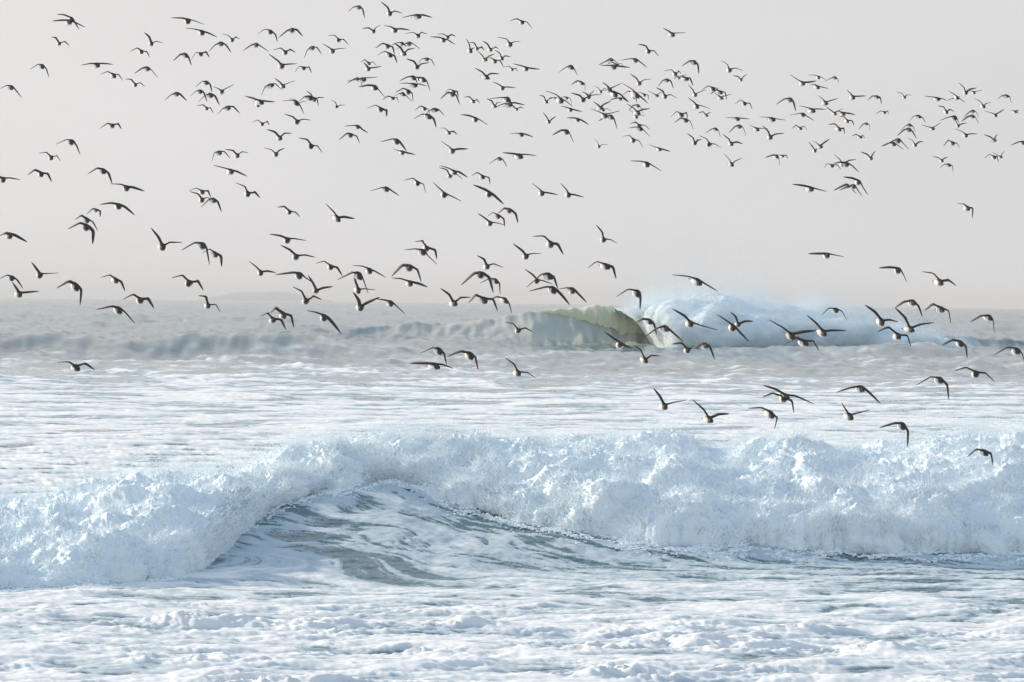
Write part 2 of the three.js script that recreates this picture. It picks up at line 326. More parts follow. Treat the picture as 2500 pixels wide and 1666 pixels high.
// ---------- the far breaker ----------
const farWave = new THREE.Group(); farWave.name = 'breaking_wave_001'; scene.add(farWave);
tag(farWave, 'far breaking wave with green lip and a misty white plume on the horizon', 'wave', 'breaking waves');
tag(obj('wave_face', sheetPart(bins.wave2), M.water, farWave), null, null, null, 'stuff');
tag(obj('foam_streak', sheetPart(bins.foam2), M.foam, farWave), null, null, null, 'stuff');
{                                                                    // the crest curling over: a thin sheet of sandy green water
  const nx = 150, nv = 26, p = [], idx = [];
  for (let i = 0; i <= nx; i++) {
    const x = 2.6 + 11 * i / nx, e = W2 + 3 * n2(x * 0.02, 9.1) + 0.05 * Math.hypot(x - 8, 6), top = seaHeight(x, e) + 0.06;
    const drop = (0.15 + 2.5 * sm(2, 12, x)) * (1 + 0.16 * n2(x / 0.9, 3) + 0.09 * n2(x / 0.3, 8)), throwOut = 0.2 + 3.6 * sm(2, 12, x);
    for (let j = 0; j <= nv; j++) {
      const v = j / nv, a = Math.max(0, v - 0.12) / 0.88, back = Math.max(0, 0.12 - v) / 0.12, w = 0.03 * n2(x / 1.1, v * 2.5);
      p.push(x, top - drop * Math.pow(a, 1.7) - 0.35 * back + w, -(e + 1.2 * back - throwOut * Math.sin(a * 1.35) - 0.25 - w));
    }
    if (i) for (let j = 0; j < nv; j++) { const q = (i - 1) * (nv + 1) + j, r = i * (nv + 1) + j; idx.push(q, q + 1, r, r, q + 1, r + 1); }
  }
  const g = new THREE.BufferGeometry(); g.setAttribute('position', new THREE.Float32BufferAttribute(p, 3)); g.setIndex(idx); g.computeVertexNormals();
  obj('wave_lip', g, M.lip, farWave);
  const bed = new THREE.PlaneGeometry(1600, 700); bed.rotateX(-Math.PI / 2); bed.translate(0, -3, -330);  // unseen sheet added under the water to stop light from below
  tag(obj('added_seabed', bed, M.sand), 'unseen sandy sea bed added under the surf to block light from below', null, null, 'structure');
}
const X2 = px => (px - 1250) * 0.0385;
const top2 = table([[X2(1490), 757], [X2(1540), 752], [X2(1580), 736], [X2(1625), 716], [X2(1700), 708], [X2(1800), 717], [X2(1900), 728], [X2(2000), 734], [X2(2060), 742], [X2(2090), 758], [X2(2150), 780], [X2(2230), 806], [X2(2300), 836], [X2(2340), 855]].map(([x, y]) => [x, y]));
function profile2(x, s) {
  const px = 1250 + x / 0.0385, dc = W2 - 3, hTop = Math.max(0.1, EYE - dc * (top2(x) - horizonY(px)) / FPX) - 0.75 * sm(X2(1500), X2(1640), x) * sm(X2(2330), X2(2100), x);
  const dt = mix(374, 370.5, sm(X2(1520), X2(1700), x)) + 6 * sm(X2(1600), X2(1500), x), ht = swell2(x, dt) - 0.15;
  if (s < 0.6) { const t = s / 0.6; return [dt + (dc - dt) * Math.pow(t, 1.5) - 2.2 * Math.sin(Math.PI * t), ht + (hTop - ht) * Math.pow(Math.sin(Math.PI / 2 * t), 0.9), 0.35 + 0.65 * t]; }
  const t = (s - 0.6) / 0.4; return [dc + 9 * t, hTop * (1 - t * t) - 0.2 * t, 1 - 0.6 * t];
}
const mass2 = whitewater(X2(1500), X2(2335), 520, 130, profile2, [[5.5, 0.6], [2.4, 0.3], [1.0, 0.1], [0.45, 0.03]], 0.1, 3.4);
obj('whitewater', mass2, M.whitewater, farWave);
const spray2 = sprayOn([mass2], 270000, { arcs: 0, arc: 1.1, clump: 2.6, reach: 0.95, size: 0.027, top: (x, y) => sm(3, 5, y) });
spray2.name = 'spray'; tag(spray2, null, null, null, 'stuff'); farWave.add(spray2);

// ---------- a hazy headland under the horizon sky ----------
{
  const D = 38000, prof = table([[470, 735], [520, 722], [560, 714], [640, 712], [690, 713], [740, 722], [790, 733]]), p = [], idx = [];
  const N = 90;
  for (let i = 0; i <= N; i++) {
    const px = 465 + 330 * i / N, x = (px - 1250) / FPX * D, h = Math.max(-2, EYE + D * (horizonY(px) - prof(px)) / FPX + 4 * n2(px / 12, 4));
    p.push(x, -5, -D + 160, x, h * 0.6, -D, x, h, -D - 700, x, -5, -D - 1800);
    if (i) { const a = (i - 1) * 4, b = i * 4; for (let k = 0; k < 3; k++) idx.push(a + k, b + k, a + k + 1, b + k, b + k + 1, a + k + 1); }
  }
  const g = new THREE.BufferGeometry(); g.setAttribute('position', new THREE.Float32BufferAttribute(p, 3)); g.setIndex(idx); g.computeVertexNormals();
  tag(obj('headland', g, M.hill), 'faint low headland far off on the left of the horizon', null, null, 'structure');
}
// ---------- the flock: body, left bend, left tip, right bend, right tip of each bird in tiles of the photograph ----------
const TILES = [
[0,0,5.6,[968,262,870,208,770,198,1012,300,1068,400],[940,300,830,283,705,290,1030,315,1150,372],[803,595,755,520,690,508,880,573,940,628],[2062,590,2035,510,1965,445,2130,570,2220,585],[1928,705,1875,662,1775,705,2000,712,2038,782],[572,905,520,885,400,952,630,950,657,1055],[1318,888,1230,875,1100,892,1410,875,1540,882],[1545,1030,1470,985,1365,1018,1615,1025,1668,1100],[1843,1158,1790,1093,1710,1085,1910,1137,1975,1185],[2008,938,1950,935,1830,1010,2070,965,2150,1060],[148,1195,90,1175,-20,1212,210,1235,290,1340]],
[400,0,5.6,[325,285,260,255,95,245,400,285,545,335],[515,445,420,405,290,385,600,455,720,505],[930,545,880,490,790,465,985,515,1028,530],[1455,435,1385,405,1285,465,1520,475,1547,570],[1750,415,1680,430,1565,518,1815,415,1895,495],[1258,615,1190,625,1080,695,1320,635,1430,705],[1655,715,1600,663,1490,685,1725,685,1795,715],[775,598,700,620,610,705,845,620,915,720],[505,740,440,725,372,812,570,718,615,785],[285,750,220,755,120,838,335,790,370,897],[1605,900,1560,840,1430,740,1690,883,1810,870],[1912,932,1850,912,1788,988,1980,925,2015,998],[2025,655,1965,685,1915,795,2090,655,2155,745],[2298,695,2235,640,2160,595,2380,673,2495,660],[580,1130,520,1120,425,1195,630,1165,650,1262],[495,1250,440,1250,355,1312,545,1275,585,1395],[788,1255,740,1215,660,1180,850,1215,960,1155],[630,1300,565,1310,465,1395,695,1320,757,1442],[168,1285,100,1300,5,1375,220,1295,305,1380],[1620,1175,1580,1125,1505,1065,1690,1145,1790,1105],[1450,1170,1385,1190,1330,1305,1520,1150,1608,1228],[1305,1392,1230,1355,1100,1315,1390,1390,1515,1395],[1285,1432,1240,1355,1160,1322,1330,1390,1365,1365],[1805,1400,1740,1377,1615,1382,1865,1455,1912,1560],[1828,1425,1790,1368,1715,1350,1890,1395,1950,1388],[1985,1335,1930,1325,1840,1385,2085,1350,2110,1452],[2050,1365,2005,1290,1945,1245,2110,1340,2190,1333],[575,1480,530,1438,445,1450,630,1480,672,1545],[870,1475,805,1490,725,1565,945,1465,1035,1555]],
[800,0,5.6,[425,100,355,100,275,160,475,130,503,248],[845,180,820,110,725,25,920,158,1020,180],[1220,222,1150,215,1015,242,1300,212,1430,240],[625,428,560,388,470,390,660,380,720,340],[915,412,860,370,765,345,1000,400,1130,415],[1230,490,1170,450,1060,460,1280,450,1360,462],[1635,508,1580,470,1490,468,1690,480,1750,495],[1578,545,1520,515,1395,505,1640,550,1745,612],[150,548,95,490,5,485,215,545,280,610],[815,630,750,600,650,660,885,650,912,750],[1010,595,950,590,865,620,1040,605,1075,635],[1112,598,1040,615,940,680,1170,605,1260,668],[1035,730,995,660,905,590,1095,685,1195,655],[840,745,780,705,678,760,910,770,947,862],[1355,812,1290,810,1230,870,1415,820,1465,912],[1225,915,1180,850,1070,805,1280,880,1390,855],[555,865,505,822,450,855,620,852,665,905],[552,940,528,900,490,850,630,930,735,910],[405,1080,350,1090,265,1145,445,1110,480,1205],[475,1090,400,1095,265,1108,560,1068,685,1055],[640,1195,560,1172,420,1190,690,1225,780,1330],[880,1345,820,1320,750,1370,945,1340,965,1405],[1025,1285,975,1285,900,1315,1065,1305,1150,1390],[1100,1255,1035,1215,920,1270,1150,1280,1167,1385],[1165,1060,1085,1060,985,1108,1200,1080,1220,1130],[1300,1085,1240,1060,1190,1045,1350,1110,1402,1248],[1180,1165,1090,1143,985,1140,1260,1155,1355,1178],[1243,1082,1215,1060,1180,1040,1275,1065,1310,1070],[1715,1250,1665,1222,1600,1272,1765,1255,1787,1325],[1703,1290,1640,1275,1540,1358,1755,1310,1805,1430],[1985,1385,1940,1330,1865,1330,2040,1370,2078,1410],[125,1460,105,1405,45,1365,170,1442,235,1437],[1945,690,1935,610,1890,530,1985,665,2010,658],[2040,665,2005,595,1935,580,2105,652,2140,690],[2220,675,2185,610,2120,560,2300,650,2338,670],[2145,815,2115,765,2050,695,2200,775,2285,738],[2280,835,2225,795,2170,800,2350,830,2405,920],[2160,1050,2110,990,2010,930,2220,1015,2350,1012],[2275,1450,2240,1385,2170,1352,2320,1410,2365,1400]],
[1200,0,5.6,[415,305,350,262,250,285,480,305,560,390],[250,605,205,540,80,510,310,575,395,565],[135,795,110,730,40,685,185,770,265,775],[280,950,240,910,165,915,330,940,362,985],[468,938,410,905,290,870,540,940,665,950],[1085,915,1020,925,920,995,1130,945,1178,1025],[1625,820,1570,840,1465,890,1680,830,1735,865],[1710,890,1650,855,1580,880,1775,875,1820,938],[1675,915,1610,900,1490,890,1770,915,1895,925],[1965,825,1890,810,1770,825,2025,845,2130,925],[2145,700,2110,635,2005,605,2220,700,2290,768],[1225,1135,1175,1110,1085,1165,1275,1150,1282,1240],[2020,1140,1985,1080,1895,1010,2080,1100,2190,1083],[150,1205,110,1165,10,1115,220,1195,330,1203],[215,1360,140,1340,-20,1350,265,1410,320,1490],[235,1430,150,1430,45,1468,310,1412,455,1438],[340,1495,300,1455,245,1460,400,1470,440,1485],[745,1390,715,1325,650,1303,800,1345,860,1330],[885,1350,850,1335,790,1355,920,1350,960,1370],[940,1370,880,1300,740,1245,1010,1385,1110,1450],[1025,1340,985,1325,955,1340,1075,1350,1098,1420],[1255,1365,1210,1315,1085,1270,1310,1330,1410,1235],[1325,1320,1300,1290,1240,1250,1400,1303,1505,1295],[1492,1255,1460,1205,1395,1178,1540,1215,1590,1205],[1612,1225,1585,1180,1515,1120,1690,1185,1790,1135],[1680,1280,1600,1235,1530,1235,1750,1290,1880,1400],[1760,1352,1700,1350,1615,1370,1790,1345,1870,1395],[1965,1290,1920,1225,1795,1145,2040,1330,2145,1415],[1950,1310,1880,1250,1790,1305,1980,1330,1988,1395],[2085,1295,2030,1265,1995,1275,2140,1305,2145,1368],[2250,1310,2210,1280,2140,1245,2300,1275,2350,1250]],
[1290,200,5.2267,[915,330,880,290,830,250,960,295,1060,245],[950,360,890,330,840,340,1000,345,1065,372],[970,430,920,395,800,345,1050,405,1168,372],[1050,445,1000,445,895,500,1095,480,1132,598],[1395,305,1340,305,1285,365,1435,330,1462,405],[1388,390,1350,345,1260,280,1450,360,1555,343],[1372,445,1350,400,1280,360,1420,427,1490,428],[1415,560,1365,520,1300,535,1490,560,1555,618],[1425,595,1370,580,1285,588,1480,630,1555,700],[1335,745,1290,690,1210,695,1410,755,1465,840],[1668,860,1620,835,1545,800,1730,870,1815,890],[900,825,885,775,840,725,945,805,1015,800],[260,508,235,455,185,392,300,480,355,438],[535,355,490,330,415,305,600,365,690,382],[635,485,580,465,490,460,690,500,775,550],[485,635,420,625,305,685,530,670,580,775],[1510,1050,1430,1018,1300,1012,1590,1075,1700,1138],[170,1420,140,1370,50,1295,240,1420,380,1445],[510,1440,485,1380,410,1290,580,1445,710,1475]],
[1600,60,5.2267,[208,125,175,90,100,40,280,112,390,105],[490,480,440,470,340,530,540,515,558,635],[945,580,920,515,845,455,1020,560,1120,590],[1092,705,1060,670,990,652,1125,670,1170,635],[250,630,205,582,110,595,305,605,335,632],[295,680,270,665,240,695,345,655,405,640],[378,690,345,665,310,680,440,690,485,785],[145,710,95,720,35,790,195,725,232,815],[120,915,95,855,10,805,190,898,275,940],[505,895,480,840,420,765,560,868,650,835],[735,820,675,788,590,845,790,820,825,915],[835,865,780,840,705,892,890,870,912,965],[830,935,800,905,745,860,880,915,970,893],[525,1040,500,1000,420,930,600,1045,700,1078],[330,1150,275,1115,200,1183,395,1135,418,1200],[385,1220,325,1200,243,1258,445,1240,485,1338],[645,1155,610,1118,545,1132,690,1128,715,1120],[1140,1010,1090,968,1018,1018,1205,1010,1240,1085],[1045,1205,990,1193,895,1188,1110,1200,1205,1208],[1490,1210,1430,1188,1335,1178,1560,1210,1668,1222],[1070,1300,1020,1305,940,1385,1120,1320,1160,1420],[765,1335,715,1340,640,1390,805,1355,835,1440],[1290,1335,1255,1310,1200,1280,1350,1328,1445,1330],[1465,1435,1440,1370,1375,1290,1530,1405,1650,1390],[505,1510,480,1450,405,1390,545,1480,600,1465],[690,1530,655,1465,560,1420,760,1530,840,1570],[965,1520,940,1470,860,1400,1040,1505,1120,1525],[1720,960,1650,955,1545,1022,1765,1000,1800,1108],[1875,750,1830,715,1725,640,1950,742,2060,722],[2080,672,2030,648,1955,645,2130,680,2190,712],[2062,795,2035,770,1985,755,2120,800,2215,820],[2290,680,2240,690,2165,725,2325,695,2350,740],[2165,1000,2140,955,2090,905,2230,978,2335,945],[1995,1095,1945,1065,1845,1035,2070,1082,2185,1085],[1885,1150,1830,1140,1720,1160,1930,1170,2030,1225],[2285,1135,2245,1100,2180,1050,2330,1108,2400,1070],[1845,1325,1800,1290,1745,1332,1895,1300,1942,1345],[2340,1330,2295,1275,2210,1278,2402,1332,2425,1395]],
[2050,180,5.2267,[40,510,-20,480,-60,490,110,510,205,525],[95,600,60,555,0,545,155,605,190,665],[165,300,145,260,105,205,240,293,345,285],[470,295,420,290,365,340,515,305,540,390],[825,300,795,255,730,235,860,275,925,272],[1242,322,1180,300,1085,288,1300,320,1380,340],[1495,300,1460,262,1395,220,1540,325,1610,370],[1490,315,1440,320,1370,345,1520,300,1545,290],[1612,240,1590,185,1522,115,1665,205,1755,182],[1712,240,1680,222,1620,200,1760,225,1828,210],[1832,415,1800,360,1730,320,1870,385,1940,365],[2125,285,2080,280,2025,325,2170,290,2197,378],[1360,485,1330,430,1255,412,1410,462,1475,485],[572,495,525,480,465,515,615,483,635,522],[2235,485,2215,475,2198,465,2275,475,2292,510],[1700,480,1650,500,1590,560,1745,495,1785,560],[1695,545,1630,560,1560,612,1735,560,1785,635],[1988,530,1945,505,1855,480,2035,500,2110,455],[1003,545,950,545,890,610,1055,560,1105,630],[1465,560,1390,560,1285,600,1500,580,1540,640],[1515,665,1495,625,1465,570,1560,645,1630,630],[340,640,300,650,250,710,380,655,390,715],[890,655,840,675,780,732,935,675,975,735],[885,715,820,725,740,795,930,740,990,830],[1180,702,1130,680,1045,655,1230,670,1300,625],[1610,785,1570,745,1480,705,1680,772,1765,770],[258,808,215,780,160,798,300,795,330,828],[750,855,690,860,560,930,800,880,895,970],[690,895,630,890,535,930,740,915,825,968],[965,910,935,860,868,818,1010,880,1078,862],[1445,890,1390,855,1330,930,1500,895,1540,948],[1970,850,1930,815,1848,778,1990,810,2030,770],[2345,880,2290,875,2190,915,2390,900,2450,950],[1303,1108,1260,1075,1190,1060,1345,1080,1390,1065],[1390,1165,1340,1160,1285,1210,1440,1180,1452,1262],[1970,1065,1915,1035,1852,1080,2010,1060,2040,1130],[2052,1065,2010,1035,1950,1005,2080,1020,2115,980],[395,1080,355,1035,270,1000,420,1040,465,985],[240,1385,160,1340,50,1320,290,1440,365,1550]],
[1650,330,5.2267,[708,370,680,310,615,240,760,335,850,295],[1285,270,1240,260,1140,290,1315,300,1332,390],[1360,268,1325,255,1290,250,1410,262,1432,305],[1710,685,1630,652,1490,630,1800,692,1930,722],[2130,370,2090,310,2025,245,2210,330,2305,312],[2175,370,2100,352,2020,362,2250,395,2345,480],[1998,390,1935,370,1890,425,2060,385,2110,442],[1840,145,1800,105,1750,75,1890,105,1970,50],[1775,200,1745,150,1700,90,1800,180,1835,150],[2180,645,2120,660,2015,712,2230,670,2310,750],[2270,655,2190,665,2090,710,2320,700,2390,785],[1925,1535,1830,1520,1690,1518,2020,1535,2150,1556]],
[0,260,5.2267,[1430,245,1370,222,1270,285,1500,230,1542,290],[915,455,845,432,705,487,970,500,1010,615],[645,650,590,592,490,600,720,637,762,700],[520,860,445,818,345,880,600,865,650,965],[30,930,-30,890,-120,900,120,918,250,938],[1308,820,1240,795,1112,865,1380,860,1425,990],[1612,1040,1540,1000,1400,990,1690,1040,1840,1085],[1508,1270,1420,1240,1270,1255,1590,1290,1710,1390],[1220,1325,1180,1312,1100,1380,1270,1340,1268,1415],[1105,1450,1035,1402,945,1450,1180,1480,1240,1590]],
[0,520,5.2267,[1100,180,1020,138,860,212,1180,240,1172,405],[110,285,60,265,-40,300,190,295,340,378],[505,790,465,725,385,630,600,780,740,772],[150,830,90,800,-30,850,215,860,285,970],[235,1030,205,970,135,885,320,1022,490,1005],[960,935,880,885,715,967,1030,985,1013,1185],[1465,855,1400,800,1275,830,1540,885,1588,1005],[1785,1115,1700,1050,1560,1110,1880,1105,1955,1225],[1505,1235,1430,1200,1225,1240,1590,1270,1715,1415],[2065,425,2020,320,1920,195,2160,385,2315,380]],
[430,540,5.2267,[330,310,240,283,62,378,385,350,420,560],[490,420,425,365,325,415,565,455,575,590],[1415,240,1330,195,1185,170,1510,230,1655,253],[1528,455,1450,375,1330,312,1640,440,1770,465],[1968,585,1890,520,1780,545,2050,600,2118,705],[1075,655,1010,580,925,515,1160,645,1270,662],[1570,690,1490,665,1265,690,1640,720,1750,800],[165,790,80,702,-60,730,270,778,338,888],[400,1075,375,975,275,955,500,1070,558,1165],[1655,1020,1600,905,1485,845,1750,970,1850,1005],[1785,890,1745,800,1680,695,1870,862,2000,840],[1360,1195,1270,1125,1190,1180,1460,1215,1497,1365],[1230,1260,1165,1185,1058,1225,1330,1265,1397,1390],[1890,1230,1780,1170,1660,1148,1980,1290,2100,1440]],
[860,480,5.2267,[75,1000,2,978,-192,1068,130,1040,200,1240],[70,1190,45,1110,15,1010,150,1183,295,1197],[100,1410,75,1330,5,1220,180,1370,350,1290],[215,945,130,895,0,885,300,965,430,1040],[730,1105,620,1055,500,1045,850,1120,960,1160],[725,905,640,890,500,1025,825,940,878,1095],[945,660,890,575,795,580,1050,690,1078,805],[895,705,800,675,660,685,965,760,1080,870],[1755,340,1690,280,1600,215,1860,345,1950,368],[1860,250,1795,212,1725,255,1930,290,1942,388],[2005,180,1940,160,1860,215,2080,225,2115,345],[2215,760,2175,705,2050,605,2290,735,2410,730],[1715,890,1680,810,1590,755,1800,865,1925,910],[1645,995,1560,990,1385,1140,1740,1040,1800,1235],[1820,1075,1760,1050,1630,1110,1875,1110,1887,1250],[1290,1360,1235,1260,1120,1175,1380,1300,1510,1290],[1680,1320,1580,1270,1480,1365,1790,1320,1855,1470],[1940,1320,1850,1285,1740,1330,2000,1370,2035,1495],[485,1360,400,1325,290,1308,560,1400,670,1500]],
[860,250,5.2267,[360,90,300,42,190,82,430,110,435,185],[920,80,875,52,800,100,965,92,990,150],[1045,95,985,110,905,185,1100,95,1175,170],[965,175,895,155,785,212,1035,215,1070,322],[1568,215,1490,175,1385,158,1640,235,1730,290],[1225,385,1185,335,1110,330,1290,375,1342,415],[2155,410,2100,398,2010,400,2220,415,2310,445],[65,310,10,300,-100,305,120,345,200,390],[565,495,520,472,360,507,620,530,690,620],[635,640,590,622,515,590,700,650,805,670],[1275,620,1235,570,1130,495,1350,602,1480,598],[2125,685,2040,660,1915,642,2210,670,2350,683],[1875,720,1830,730,1745,790,1920,735,1975,825],[1290,890,1230,845,1110,808,1360,895,1475,962],[1245,935,1200,865,1105,835,1330,925,1402,980],[1660,950,1600,902,1520,938,1740,965,1758,1050],[830,1030,775,975,660,998,905,1050,932,1155],[430,1105,370,1095,230,1135,490,1125,600,1195],[1175,1180,1120,1110,1025,1020,1260,1200,1390,1265],[1750,1170,1690,1120,1540,1055,1820,1205,1935,1305]],
[430,260,5.2267,[1095,225,1040,178,970,205,1160,200,1182,240],[1545,195,1490,140,1378,98,1620,168,1715,175],[1315,400,1260,335,1150,295,1380,350,1470,342],[1720,505,1670,430,1560,405,1800,510,1858,590],[2225,365,2180,350,2075,430,2300,385,2338,470],[545,590,490,595,448,705,610,580,685,665],[775,625,725,570,620,550,840,585,910,590],[1270,610,1220,560,1115,530,1310,570,1380,530],[690,830,630,795,475,755,770,835,900,895],[910,1110,875,1030,760,980,1000,1105,1065,1168],[325,1090,250,1048,160,1085,400,1085,435,1160],[325,1190,280,1125,170,1090,380,1170,440,1170],[465,1195,415,1195,310,1290,525,1220,575,1352],[1440,1345,1380,1285,1290,1290,1520,1355,1578,1415],[2050,1425,2010,1350,1905,1245,2140,1418,2280,1438]],
[1280,560,9.8,[620,350,470,180,200,180,790,375,940,615],[1895,250,1860,80,1721,-98,2070,260,2220,340],[1940,880,1740,790,1530,930,2110,920,2200,1190],[300,1230,200,1100,10,960,430,1235,690,1325],[560,1110,420,1090,55,1400,700,1160,805,1425],[680,1440,540,1390,120,1490,884,1580,1090,1824],[1140,1460,1000,1415,810,1440,1259,1524,1502,1767]],
[800,660,2.6133,[1975,145,1920,125,1845,172,1995,180,1995,255],[1215,385,1185,345,1130,333,1260,372,1307,395],[2050,325,2010,315,1955,345,2080,345,2100,415],[2148,370,2100,375,2015,435,2190,390,2270,460],[1865,475,1820,435,1765,395,1900,485,1945,500],[2020,570,1995,510,1955,485,2065,548,2120,550],[705,510,665,500,590,533,740,535,758,605],[905,540,850,522,760,555,940,560,960,640],[678,610,630,598,520,597,730,605,800,630],[1210,655,1190,605,1132,562,1270,655,1325,690],[2145,865,2120,810,2080,755,2200,848,2290,833]],
[1600,660,2.6133,[265,70,210,43,110,32,310,85,400,137],[220,340,185,295,110,250,290,355,400,385],[495,365,455,325,395,285,540,400,600,460],[528,345,512,300,480,268,570,330,628,328],[865,415,815,370,730,320,930,400,1030,388],[1065,395,1030,345,970,290,1120,388,1222,388],[945,460,900,435,835,475,1005,455,1045,515],[205,510,170,470,105,475,245,495,300,485],[310,480,270,490,235,500,345,490,380,572],[1150,255,1110,245,1065,288,1190,265,1222,320],[1440,325,1400,270,1340,225,1495,320,1555,332],[1545,420,1490,370,1420,395,1605,420,1635,490],[1622,375,1595,310,1532,242,1690,350,1780,338],[1640,205,1590,205,1530,245,1680,235,1708,300],[1822,250,1775,222,1722,262,1870,262,1888,340],[1812,75,1775,25,1705,12,1870,68,1925,100],[2125,300,2080,295,2015,333,2155,320,2168,400],[1945,465,1900,450,1835,480,1980,490,1993,565],[2305,515,2250,495,2165,545,2340,535,2365,590],[2045,660,1985,625,1912,645,2105,660,2168,715],[1812,700,1760,685,1665,740,1860,735,1875,830],[825,805,770,765,690,738,890,805,1010,855],[820,820,750,790,685,815,870,840,888,915],[1310,755,1260,750,1160,782,1360,780,1440,855],[730,915,680,882,595,885,775,945,765,1015],[340,950,310,895,240,832,400,925,475,920],[1235,930,1215,890,1195,850,1290,915,1370,895],[1575,990,1530,980,1432,1010,1610,1030,1612,1135],[2095,1160,2050,1148,1995,1195,2140,1175,2158,1248],[1550,0,1500,-15,1427,-12,1580,25,1612,78]],
[0,660,2.6133,[480,620,440,590,360,590,540,600,600,640]],
[0,0,0.9412,[2222,478,2215,470,2203,468,2235,480,2235,502]],
];
const BODY = (() => {                                              // one shorebird body, beak end towards +z, wings left off
  const st = [[0.088, 0.001, 0.001, -0.012], [0.086, 0.009, 0.009, -0.012], [0.076, 0.0165, 0.0165, -0.010], [0.062, 0.0175, 0.0175, -0.007], [0.05, 0.0185, 0.02, -0.005], [0.034, 0.0265, 0.0275, -0.003], [0.012, 0.0315, 0.032, -0.001], [-0.014, 0.0315, 0.031, 0], [-0.04, 0.0265, 0.0255, 0.002], [-0.066, 0.018, 0.0155, 0.004], [-0.086, 0.016, 0.007, 0.005], [-0.112, 0.02, 0.0032, 0.006], [-0.124, 0.011, 0.0015, 0.006]];
  const N = 14, p = [], c = [], idx = [];
  st.forEach(([z, w, h, y0], i) => {
    for (let k = 0; k < N; k++) {
      const a = k / N * 2 * Math.PI, y = Math.sin(a);
      p.push(Math.cos(a) * w * 1.2, (y0 + y * h) * 1.2 - 0.006, z * 1.05);
      const head = z > 0.045, breast = z > 0.02 && z <= 0.045;
      let col;
      if (head) col = y < -0.85 ? [0.2, 0.15, 0.12] : [0.045, 0.03, 0.024];
      else if (breast) col = y < 0.05 ? [0.78, 0.75, 0.72] : y < 0.4 ? [0.14, 0.1, 0.08] : [0.04, 0.03, 0.025];
      else if (z < -0.075) col = [0.05, 0.042, 0.038];
      else col = y > 0.55 ? [0.05, 0.04, 0.034] : y > 0.3 ? [0.3, 0.27, 0.24] : [0.74, 0.71, 0.67];
      c.push(...col);
    }
    if (i) for (let k = 0; k < N; k++) { const a = (i - 1) * N + k, b = (i - 1) * N + (k + 1) % N, e = i * N + k, f = i * N + (k + 1) % N; idx.push(a, e, b, b, e, f); }
  });
  const g = new THREE.BufferGeometry(); g.setAttribute('position', new THREE.Float32BufferAttribute(p, 3)); g.setAttribute('color', new THREE.Float32BufferAttribute(c, 3)); g.setIndex(idx); g.computeVertexNormals();
  return g;
})();
const BILL = (() => { const g = new THREE.ConeGeometry(0.0032, 0.034, 6); g.rotateX(Math.PI / 2 + 0.18); g.translate(0, -0.024, 0.105); return g; })();
function wing(root, bend, tip, zs, pitch) {                         // a lofted, pointed wing through shoulder, wrist and tip
  const curve = new THREE.CatmullRomCurve3([root, root.clone().lerp(bend, 0.55), bend, bend.clone().lerp(tip, 0.5).add(new THREE.Vector3().subVectors(bend, root).multiplyScalar(0.05)), tip], false, 'centripetal');
  const N = 13, p = [], c = [], idx = [], t = new THREE.Vector3(), ch = new THREE.Vector3(), up = new THREE.Vector3();
  const prof = [[0.36, 0], [0.3, 0.5], [0.05, 0.62], [-0.3, 0.4], [-0.64, 0.04], [-0.64, -0.04], [-0.3, -0.12], [0.05, -0.25], [0.3, -0.3]];
  const K = prof.length;
  for (let i = 0; i <= N; i++) {
    const s = i / N, P = curve.getPoint(s); curve.getTangent(s, t);
    ch.set(0, 0, 1).addScaledVector(t, -t.z).normalize(); up.crossVectors(ch, t); if (zs < 0) up.negate();
    const pt = pitch * (0.5 + 0.5 * s), cc = ch.clone().multiplyScalar(Math.cos(pt)).addScaledVector(up, -Math.sin(pt)), uu = up.clone().multiplyScalar(Math.cos(pt)).addScaledVector(ch, Math.sin(pt));
    const chord = (0.074 * (1 - 0.25 * s)) * Math.pow(1 - Math.pow(s, 3.2), 0.7) + 0.003, th = 0.016 * (1 - 0.8 * s) + 0.002;
    for (const [a, b] of prof) {
      p.push(P.x + cc.x * a * chord + uu.x * b * th, P.y + cc.y * a * chord + uu.y * b * th, P.z + cc.z * a * chord + uu.z * b * th);
      if (b > 0.02) c.push(...(a < -0.25 && s > 0.15 && s < 0.8 ? [0.075, 0.056, 0.042] : [0.032, 0.021, 0.014]));
      else c.push(...(a > 0.2 ? [0.045, 0.03, 0.02] : [0.4, 0.32, 0.24]));
    }
    if (i) for (let k = 0; k < K; k++) { const a = (i - 1) * K + k, b = (i - 1) * K + (k + 1) % K, e = i * K + k, f = i * K + (k + 1) % K; if (zs > 0) idx.push(a, b, e, b, f, e); else idx.push(a, e, b, b, e, f); }
  }
  const g = new THREE.BufferGeometry(); g.setAttribute('position', new THREE.Float32BufferAttribute(p, 3)); g.setAttribute('color', new THREE.Float32BufferAttribute(c, 3)); g.setIndex(idx); g.computeVertexNormals();
  return g;
}
const list = [];
for (const [x0, y0, s, ...bs] of TILES) for (const b of bs) {
  const q = b.map((v, i) => (i % 2 ? y0 : x0) + v / s);
  const len = (i, j) => Math.hypot(q[i] - q[0], q[i + 1] - q[1]) + Math.hypot(q[j] - q[i], q[j + 1] - q[i + 1]);
  const L = len(2, 4), R = len(6, 8);
  list.push({ q, L, R, size: Math.max(L, R) });
}
list.sort((a, b) => b.size - a.size);
